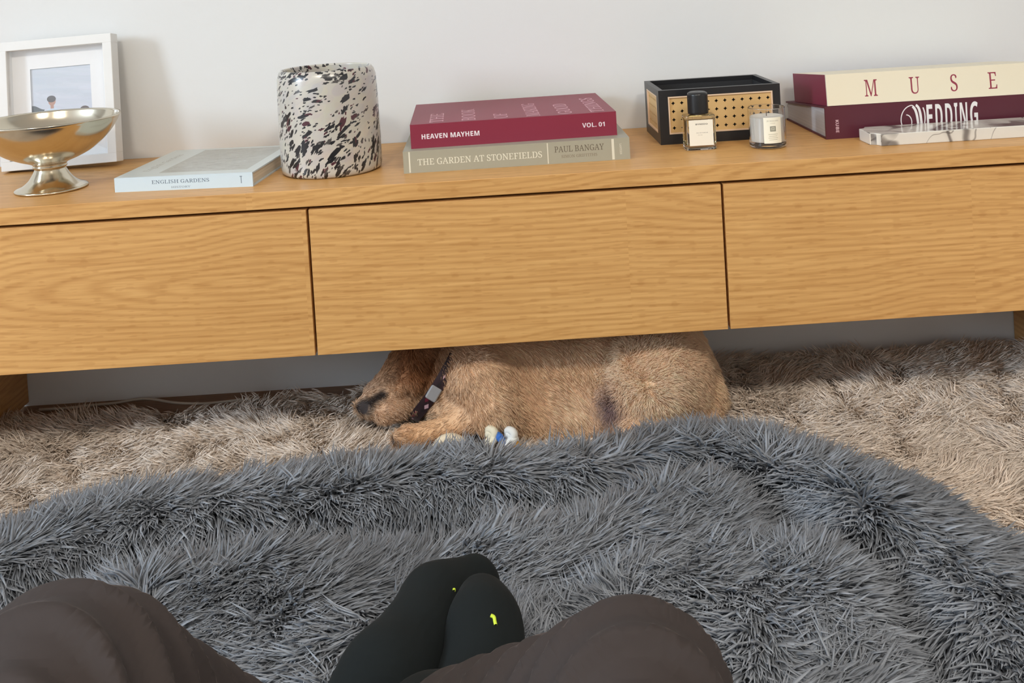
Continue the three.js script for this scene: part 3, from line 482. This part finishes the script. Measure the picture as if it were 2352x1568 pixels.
// ---------- the sleeping puppy ----------
{
  const Z = (x, y, z) => atZ(x, y, z), bones = [], soft = (list, k) => bones.push([list, k]);
  const haunch = Z(1512, 885, -0.108); haunch.y = 0.105;
  const chest = V(0.262, 0.115, -0.175), belly = V(0.41, 0.1, -0.17), loin = V(0.52, 0.115, -0.185), neck = V(0.15, 0.112, -0.165), skull = Z(905, 872, -0.15);
  skull.y = 0.108;
  skull.copy(Z(958, 848, -0.17));
  const muzzle = Z(872, 912, -0.155), nose = Z(836, 932, -0.145), jaw = Z(885, 935, -0.145);
  soft(chain([[chest, 0.1], [belly, 0.082], [loin, 0.09]]), 0.05);
  soft([capsule(haunch, V(haunch.x + 0.03, 0.1, -0.2), 0.086, 0.08)], 0.012);
  soft(chain([[chest, 0.085], [neck, 0.06], [skull, 0.053]]), 0.04);
  soft([capsule(skull, muzzle, 0.046, 0.031), capsule(muzzle, nose, 0.03, 0.016), capsule(Z(925, 905, -0.15), jaw, 0.04, 0.026), capsule(jaw, Z(850, 940, -0.14), 0.022, 0.014)], 0.02);
  const ruff = Z(1050, 935, -0.12); ruff.y = Math.max(ruff.y, 0.07); soft([capsule(ruff, V(0.225, 0.12, -0.15), 0.042, 0.062)], 0.035);
  // near foreleg, folded at the elbow and stretched to the paw
  const sh = Z(1110, 880, -0.088), elbow = Z(1135, 938, -0.06), wrist = Z(1010, 985, -0.055), paw = Z(935, 1004, -0.05);
  soft(chain([[sh, 0.056], [elbow, 0.04]]), 0.014);
  soft(chain([[elbow, 0.03], [wrist, 0.017], [paw, 0.017]]), 0.02);
  for (const [px, py, dz] of [[915, 1001, 0.012], [911, 1009, 0.0], [915, 1016, -0.012]]) soft([capsule(paw, Z(px, py, -0.05 + dz), 0.014, 0.009)], 0.01);
  // hind leg tucked in front of the haunch, the other behind it
  const knee = Z(1475, 985, -0.06), hock = Z(1560, 985, -0.05), toe = Z(1460, 1000, -0.03);
  soft(chain([[haunch, 0.07], [knee, 0.038]]), 0.03); soft(chain([[knee, 0.032], [hock, 0.022], [toe, 0.02]]), 0.02);
  // tail curled round the rump
  soft(chain([[Z(1600, 850, -0.2), 0.034], [Z(1628, 905, -0.14), 0.028], [Z(1612, 955, -0.09), 0.023], [Z(1560, 985, -0.07), 0.016]]), 0.025);
  // ear flap
  const ear0 = Z(968, 812, -0.125), ear1 = Z(945, 868, -0.105); soft([capsule(ear0, ear1, 0.03, 0.02), capsule(ear1, Z(922, 892, -0.106), 0.018, 0.009)], 0.006);
  const sheath = Z(1405, 930, -0.1); soft([capsule(sheath, Z(1432, 960, -0.085), 0.024, 0.014)], 0.02);
  soft([capsule(Z(1210, 962, -0.1), Z(1390, 968, -0.095), 0.045, 0.04)], 0.04);
  const under = 0.012, sdf = (x, y, z) => { let d = 1e9; for (const [list, k] of bones) { let q = 1e9; for (const f of list) q = Math.min(q, f(x, y, z)); d = d > 1 ? q : smin(d, q, k); } return Math.max(d, under - y); };
  const geo = sdfMesh(sdf, V(-0.02, 0.0, -0.36), V(0.72, 0.24, 0.01), 132);
  const p = geo.attributes.position, cols = new Float32Array(p.count * 3), near = (a, x, y, z, r) => Math.exp(-((x - a.x) ** 2 + (y - a.y) ** 2 + (z - a.z) ** 2) / (r * r));
  const earM = ear0.clone().lerp(ear1, 0.4), hit = (px, py) => { const dir = ray(px, py).normalize(), q = camera.position.clone(); let t = 1.5; for (let k = 0; k < 200; k++) { q.copy(camera.position).addScaledVector(dir, t); const m = sdf(q.x, q.y, q.z); if (m < 0.0005) break; t += Math.max(m * 0.7, 0.0005); if (t > 2.6) break; } return q; }, lips = [[838, 931], [845, 926], [853, 921], [862, 915], [871, 909], [879, 905]].map((a) => hit(...a)), snout = hit(831, 937), pads = Z(905, 1012, -0.04);
  const tone = (x, y, z) => {
    let c = [0.85, 0.55, 0.33]; const blend = (to, k) => { k = clamp(k); c = c.map((v, i) => mix(v, to[i], k)); };
    blend([0.88, 0.63, 0.42], 0.5 + 0.5 * noise(x * 14, y * 14, z * 14));
    blend([0.85, 0.72, 0.55], 1.2 * near(ruff, x, y, z, 0.06)); blend([0.9, 0.66, 0.46], 0.9 * near(haunch, x, y, z - 0.09, 0.08)); blend([0.62, 0.36, 0.17], near(wrist, x, y, z, 0.08) * 0.8);
    blend([0.68, 0.5, 0.36], near(muzzle, x, y, z, 0.035)); blend([0.4, 0.2, 0.08], 1.2 * near(skull, x, y - 0.03, z, 0.08)); blend([0.29, 0.115, 0.04], 1.8 * near(earM, x, y, z, 0.042));
    for (const q of lips) blend([0.045, 0.03, 0.026], 1.3 * near(q, x, y, z, 0.007)); blend([0.035, 0.028, 0.028], 1.9 * near(snout, x, y, z, 0.014)); blend([0.1, 0.06, 0.04], near(pads, x, y, z, 0.012));
    blend([0.25, 0.17, 0.17], 1.6 * near(sheath, x, y, z - 0.02, 0.03)); return c;
  };
  for (let i = 0; i < p.count; i++) cols.set(tone(p.getX(i), p.getY(i), p.getZ(i)).map((q, k) => Math.min(0.95, q * [1.1, 1.08, 1.1][k])), i * 3);
  geo.setAttribute('color', new THREE.BufferAttribute(cols, 3));
  const dog = thing('puppy', 'golden puppy asleep on its side under the cabinet wearing a collar', 'dog', [0, 0, 0]);
  part('body', geo, mat({ vertexColors: true, roughness: 0.85 }), dog);
  // collar round the neck
  const top = Z(1004, 858, -0.125), bot = Z(950, 945, -0.125), u = bot.clone().sub(top).normalize(), hw = 0.0105, ctr = bot.clone().lerp(top, 0.5).add(V(0.01, 0.005, -0.04));
  const across = V().crossVectors(u, V(0, 0, 1).addScaledVector(u, -u.z).normalize()).normalize(), out = V().crossVectors(across, u).normalize(); if (out.z < 0) out.negate();
  // coat
  const R = rng(31), sampler = new MeshSurfaceSampler(new THREE.Mesh(geo)); sampler.setRandomGenerator(R); sampler.build();
  const items = [], P = V(), N = V(), fl = V();
  for (let i = 0; i < 50000; i++) {
    sampler.sample(P, N); if (P.y < 0.02 || P.z < -0.3) continue; { const q = P.clone().sub(ctr); if (Math.abs(q.dot(across)) < 0.013 && q.length() < 0.09) continue; }
    const bare = near(sheath, P.x, P.y, P.z - 0.02, 0.03) + near(snout, P.x, P.y, P.z, 0.014) * 1.4; if (bare > 0.75) continue;
    const head = P.x < 0.14, leg = near(wrist, P.x, P.y, P.z, 0.07) > 0.4 || near(paw, P.x, P.y, P.z, 0.05) > 0.3, hq = near(haunch, P.x, P.y, P.z - 0.06, 0.11) > 0.35;
    if (leg) fl.subVectors(paw, elbow).normalize(); else if (hq) fl.set((P.x - haunch.x) * 6 + 0.25, (P.y - haunch.y) * 5 - 0.1, 0.1); else fl.set(0.75, -0.55, 0.15);
    if (head) fl.set(0.8, 0.1, -0.1);
    fl.x += 0.5 * noise(P.x * 26, P.y * 26, P.z * 26); fl.y += 0.5 * noise(P.x * 26, P.y * 26, P.z * 26 + 40); fl.addScaledVector(N, -fl.dot(N));
    const d = N.clone().multiplyScalar(head || leg ? 0.2 : 0.28).addScaledVector(fl, 1).add(V((R() - 0.5) * 0.35, (R() - 0.5) * 0.35, (R() - 0.5) * 0.35)), c = tone(P.x, P.y, P.z), v = 0.85 + 0.3 * R();
    items.push({ p: P.clone().addScaledVector(N, -0.001), d, l: (head || leg ? 0.008 : 0.017) + 0.007 * R(), w: head || leg ? 0.016 : 0.02, c: rgb(Math.min(0.95, c[0] * v * 1.1), c[1] * v * 1.09, c[2] * v * 1.12), fall: true });
  }
  plant('coat', dog, [0, 1, 2].map((i) => lockGeometry(500 + i, 4, 0.28, 0.03, 0.25)), mat({ color: rgb(1, 1, 1), roughness: 0.6 }), shuffle(items, R));
  const C = mat({ roughness: 0.6, map: canvasTex(1024, 64, (k, W, H) => { k.fillStyle = '#2b1a20'; k.fillRect(0, 0, W, H); const Q = rng(3); for (let i = 0; i < 34; i++) { k.fillStyle = ['#6a1c30', '#8d2a44', '#1c161a', '#c9a3ab'][i % 4]; k.beginPath(); const x = i * 31, y = 10 + Q() * 44, s = 8 + Q() * 12; k.moveTo(x, y - s * 0.7); k.lineTo(x + s, y); k.lineTo(x, y + s * 0.7); k.lineTo(x - s, y); k.fill(); } }) });
  const seg = 56, ps = [], uv = [], ix = [], reach = (dir) => { let r = 0.02; for (let k = 0; k < 60; k++) { const q = ctr.clone().addScaledVector(dir, r); let m = -1e9; m = sdf(q.x, q.y, q.z); if (m > 0.0035 || r > 0.11) break; r += 0.0015; } return r; };
  const rs = []; for (let i = 0; i < seg; i++) { const t = i / seg * 6.2832; rs.push(reach(V().addScaledVector(u, Math.cos(t)).addScaledVector(out, Math.sin(t)))); }
  const rad = (i) => { let s = 0; for (let k = -3; k <= 3; k++) s += rs[(i + k + seg * 2) % seg]; return s / 7; };
  for (let i = 0; i <= seg; i++) { const t = i / seg * 6.2832, c0 = ctr.clone().addScaledVector(u, Math.cos(t) * rad(i)).addScaledVector(out, Math.sin(t) * rad(i)), nrm = V().addScaledVector(u, Math.cos(t)).addScaledVector(out, Math.sin(t)); for (const [s, o] of [[-1, 0], [-1, 0.003], [1, 0.003], [1, 0]]) { const q = c0.clone().addScaledVector(across, s * hw).addScaledVector(nrm, o); ps.push(q.x, q.y, q.z); uv.push(i / seg, s > 0 ? 1 : 0); } }
  for (let i = 0; i < seg; i++) for (let j = 0; j < 4; j++) { const a = i * 4 + j, b = i * 4 + (j + 1) % 4; ix.push(a, b, a + 4, b, b + 4, a + 4); }
  const cg = new THREE.BufferGeometry(); cg.setAttribute('position', new THREE.Float32BufferAttribute(ps, 3)); cg.setAttribute('uv', new THREE.Float32BufferAttribute(uv, 2)); cg.setIndex(ix); cg.computeVertexNormals();
  C.side = THREE.DoubleSide;
  const col = part('collar', cg, C, dog); col.userData.label = 'patterned maroon and black collar';
  const bk = part('buckle', rbox(0.021, 0.026, 0.008, 0.003), mat({ color: rgb(0.28, 0.28, 0.29), roughness: 0.4 }), col);
  const t = 1.75, br = rad(Math.round(t / 6.2832 * seg)) + 0.003, bp = ctr.clone().addScaledVector(u, Math.cos(t) * br).addScaledVector(out, Math.sin(t) * br), bn = V().addScaledVector(u, Math.cos(t)).addScaledVector(out, Math.sin(t));
  bk.position.copy(bp); bk.quaternion.setFromRotationMatrix(new THREE.Matrix4().makeBasis(across, V().crossVectors(bn, across).normalize(), bn)); bk.userData.label = 'grey plastic buckle';
}
// toys on the rug between the puppy and the bed
{
  const c = atY(1036, 1002, 0.045), g = thing('chew_ring', 'cream coloured chew ring lying against the puppy foreleg', 'dog toy', [c.x, 0.036, c.z + 0.05], 0.2);
  const ring = new THREE.TorusGeometry(0.028, 0.008, 20, 48); part('ring', ring, mat({ color: rgb(0.8, 0.68, 0.5), roughness: 0.5 }), g, [0, 0, 0], [-0.2, 0, 0]);
  const d = atY(1152, 1005, 0.045), r = thing('rope_toy', 'small rope toy with white, blue and orange strands beside the puppy', 'dog toy', [d.x, 0.058, d.z + 0.03], -0.15);
  const rope = (a, b, col, rad) => { const m = a.clone().lerp(b, 0.5).add(V(0, 0.006, 0)); const gs = [0, 1, 2].map((k) => { const pts = []; for (let i = 0; i <= 16; i++) { const t = i / 16, q = t * 9 + k * 2.094, p0 = a.clone().lerp(b, t); p0.y += Math.sin(t * 3.14) * 0.006; pts.push(p0.add(V(0, Math.sin(q) * rad * 0.5, Math.cos(q) * rad * 0.5))); } return new THREE.TubeGeometry(new THREE.CatmullRomCurve3(pts), 24, rad * 0.62, 7); }); return [gs, col]; };
  const put = (name, a, b, col, rad) => { const [gs] = rope(a, b, col, rad); part(name, merge(gs), mat({ color: col, roughness: 0.9 }), r); };
  const knot = (x, y, col) => { const pts = []; for (let i = 0; i < 40; i++) { const t = i / 40 * 6.2832; pts.push(V(x + 0.006 * Math.sin(3 * t) , y + 0.0085 * (Math.cos(2 * t) + 0.4 * Math.cos(t)), 0.009 * Math.sin(t) * (1 + 0.4 * Math.cos(3 * t)))); } part('knot', new THREE.TubeGeometry(new THREE.CatmullRomCurve3(pts, true), 90, 0.0068, 8, true), mat({ color: col, roughness: 0.9 }), r); };
  knot(-0.016, 0.004, rgb(0.78, 0.72, 0.55)); knot(0.017, 0.002, rgb(0.78, 0.78, 0.74));
  put('blue_strand', V(-0.006, 0.006, 0.004), V(0.008, -0.012, 0.012), rgb(0.05, 0.17, 0.55), 0.007); put('orange_strand', V(0.02, -0.01, 0.004), V(0.036, -0.02, 0.006), rgb(0.6, 0.32, 0.06), 0.006);
}
// pale cable on the floor along the wall
{
  const pts = [[90, 938], [160, 934], [210, 928], [270, 922], [310, 915], [350, 924], [400, 932], [470, 934], [560, 925]].map(([x, y]) => { const p = atY(x, y, 0.006); p.z = Math.max(p.z, WALL + 0.008); return p; });
  pts.forEach((p, i) => { p.y = i >= 5 ? 0.013 : 0.004; });
  tag(part('cable', new THREE.TubeGeometry(new THREE.CatmullRomCurve3(pts), 80, 0.0026, 8), mat({ color: rgb(0.55, 0.5, 0.42), roughness: 0.6 }), scene), 'thin pale cable lying along the wall under the cabinet', 'cable');
}

// ---------- the person sitting in the bed: trousers and socks ----------
{
  const person = thing('person', 'person seated in the bed, brown trousers, dark socks, knees apart', 'person', [0, 0, 0]);
  const kneeL = atZ(128, 1345, 1.03).add(V(0, -0.088, 0.01)), kneeR = atZ(1465, 1396, 1.05).add(V(-0.006, -0.065, 0.005)), ankL = atY(730, 1770, 0.17), ankR = atZ(985, 1600, 0.93).add(V(0, -0.03, 0)), hipL = V(0.14, 0.235, 1.46), hipR = V(0.36, 0.235, 1.46);
  const bones = [...chain([[hipL, 0.095], [kneeL, 0.07], [ankL.clone().lerp(kneeL, 0.3), 0.047]]), ...chain([[hipR, 0.09], [kneeR, 0.05], [ankR, 0.038]]), capsule(hipL, hipR, 0.11, 0.11), capsule(V(0.2, 0.26, 1.5), V(0.3, 0.26, 1.5), 0.12, 0.12), capsule(V(0.25, 0.28, 1.52), V(0.25, 0.33, 1.55), 0.13, 0.12)];
  const sdf = (x, y, z) => { let d = 1e9; for (const f of bones) { const q = f(x, y, z); d = d > 1 ? q : smin(d, q, 0.035); } return d; };
  const geo = sdfMesh(sdf, V(-0.12, 0.05, 0.78), V(0.6, 0.5, 1.72), 180);
  // folds of cloth fanning round each knee
  const p = geo.attributes.position, n = geo.attributes.normal, fold = (q, a) => a * (Math.pow(0.5 + 0.5 * Math.cos(q * 6.2832), 2.6) - 0.3);
  const oL = V(kneeL.x + 0.0, 0, kneeL.z + 0.17), oR = V(kneeR.x - 0.05, 0, kneeR.z + 0.16);
  for (let i = 0; i < p.count; i++) {
    const x = p.getX(i), y = p.getY(i), z = p.getZ(i), L = Math.hypot(x - kneeL.x, z - kneeL.z) < Math.hypot(x - kneeR.x, z - kneeR.z), k = L ? kneeL : kneeR, o = L ? oL : oR;
    const sx = (x - o.x) * (L ? 1 : 0.8), sz = z - o.z, rad = Math.hypot(sx, sz) - 0.25 * (y - k.y) + 0.22 * (L ? x - k.x : k.x - x), w = noise(x * 5, y * 5, z * 5 + 5);
    const a = Math.exp(-Math.pow(Math.hypot(x - k.x, y - k.y, z - k.z) / 0.17, 4)), d = fold(rad * (L ? 27 : 30) + 0.5 * w, 0.0125) * a * (0.75 + 0.25 * noise(x * 7, z * 7, 2)) + 0.002 * noise(x * 14, y * 14, z * 14);
    p.setXYZ(i, x + n.getX(i) * d, y + n.getY(i) * d, z + n.getZ(i) * d);
  }
  geo.computeVertexNormals();
  part('trousers', geo, mat({ color: rgb(0.029, 0.02, 0.018), roughness: 0.85, sheen: 0.7, sheenColor: rgb(0.16, 0.12, 0.11), sheenRoughness: 0.45 }), person);
  const sockMat = mat({ color: rgb(0.009, 0.0115, 0.012), roughness: 0.95, specularIntensity: 0.4, sheen: 0.2, sheenColor: rgb(0.1, 0.11, 0.11), sheenRoughness: 0.5 }), lime = mat({ color: rgb(0.6, 0.75, 0.05), roughness: 0.7 });
  const foot = (list, lo, hi) => sdfMesh((x, y, z) => { let d = 1e9; for (const f of list) { const q = f(x, y, z); d = d > 1 ? q : smin(d, q, 0.03); } return d; }, lo, hi, 72);
  const toeL = atY(1090, 1316, 0.225), ballL = atY(1000, 1378, 0.222), midL = atY(965, 1460, 0.215), lowL = atY(890, 1560, 0.212), heelL = atY(985, 1570, 0.175);
  const sl = part('sock', foot([...chain([[ankL.clone().lerp(kneeL, 0.4), 0.044], [ankL, 0.038], [lowL, 0.035], [midL, 0.033], [ballL, 0.024], [toeL, 0.0165]]), capsule(lowL, heelL, 0.032, 0.03), capsule(ballL, atY(1110, 1345, 0.205), 0.022, 0.016)], V(0.02, 0.05, 0.55), V(0.42, 0.42, 1.05)), sockMat, person);
  const toeR = atY(1100, 1366, 0.24), ballR = atY(1112, 1430, 0.232), midR = atY(1115, 1500, 0.222), heelR = atY(1080, 1620, 0.19);
  const sr = part('sock', foot([...chain([[ankR.clone().lerp(kneeR, 0.2), 0.036], [ankR, 0.034], [heelR, 0.03], [midR, 0.029], [ballR, 0.0245], [toeR, 0.0165]]), capsule(ballR, atY(1135, 1385, 0.225), 0.02, 0.0135)], V(0.15, 0.05, 0.55), V(0.5, 0.42, 1.05)), sockMat, person);
  const R = new THREE.Raycaster();
  const mark = (sock, px) => {
    const pts = px.map(([x, y]) => { R.set(camera.position, ray(x, y).normalize()); scene.updateMatrixWorld(true); const h = R.intersectObject(sock, false)[0]; return h ? h.point.addScaledVector(h.face.normal, 0.0006) : null; }).filter(Boolean);
    if (pts.length > 1) part('logo', new THREE.TubeGeometry(new THREE.CatmullRomCurve3(pts), 20, 0.0017, 6), lime, sock);
  };
  sr.material = sockMat; mark(sr, [[1127, 1414], [1134, 1418], [1136, 1427], [1138, 1436]]); mark(sl, [[1042, 1353], [1042, 1357]]); mark(sl, [[1041, 1388], [1043, 1396], [1044, 1404]]);
}

// ---------- output ----------
const renderer = new THREE.WebGLRenderer({ antialias: true });
renderer.toneMapping = THREE.LinearToneMapping; renderer.toneMappingExposure = EXPOSURE; renderer.shadowMap.enabled = true;
renderer.render(scene, camera);
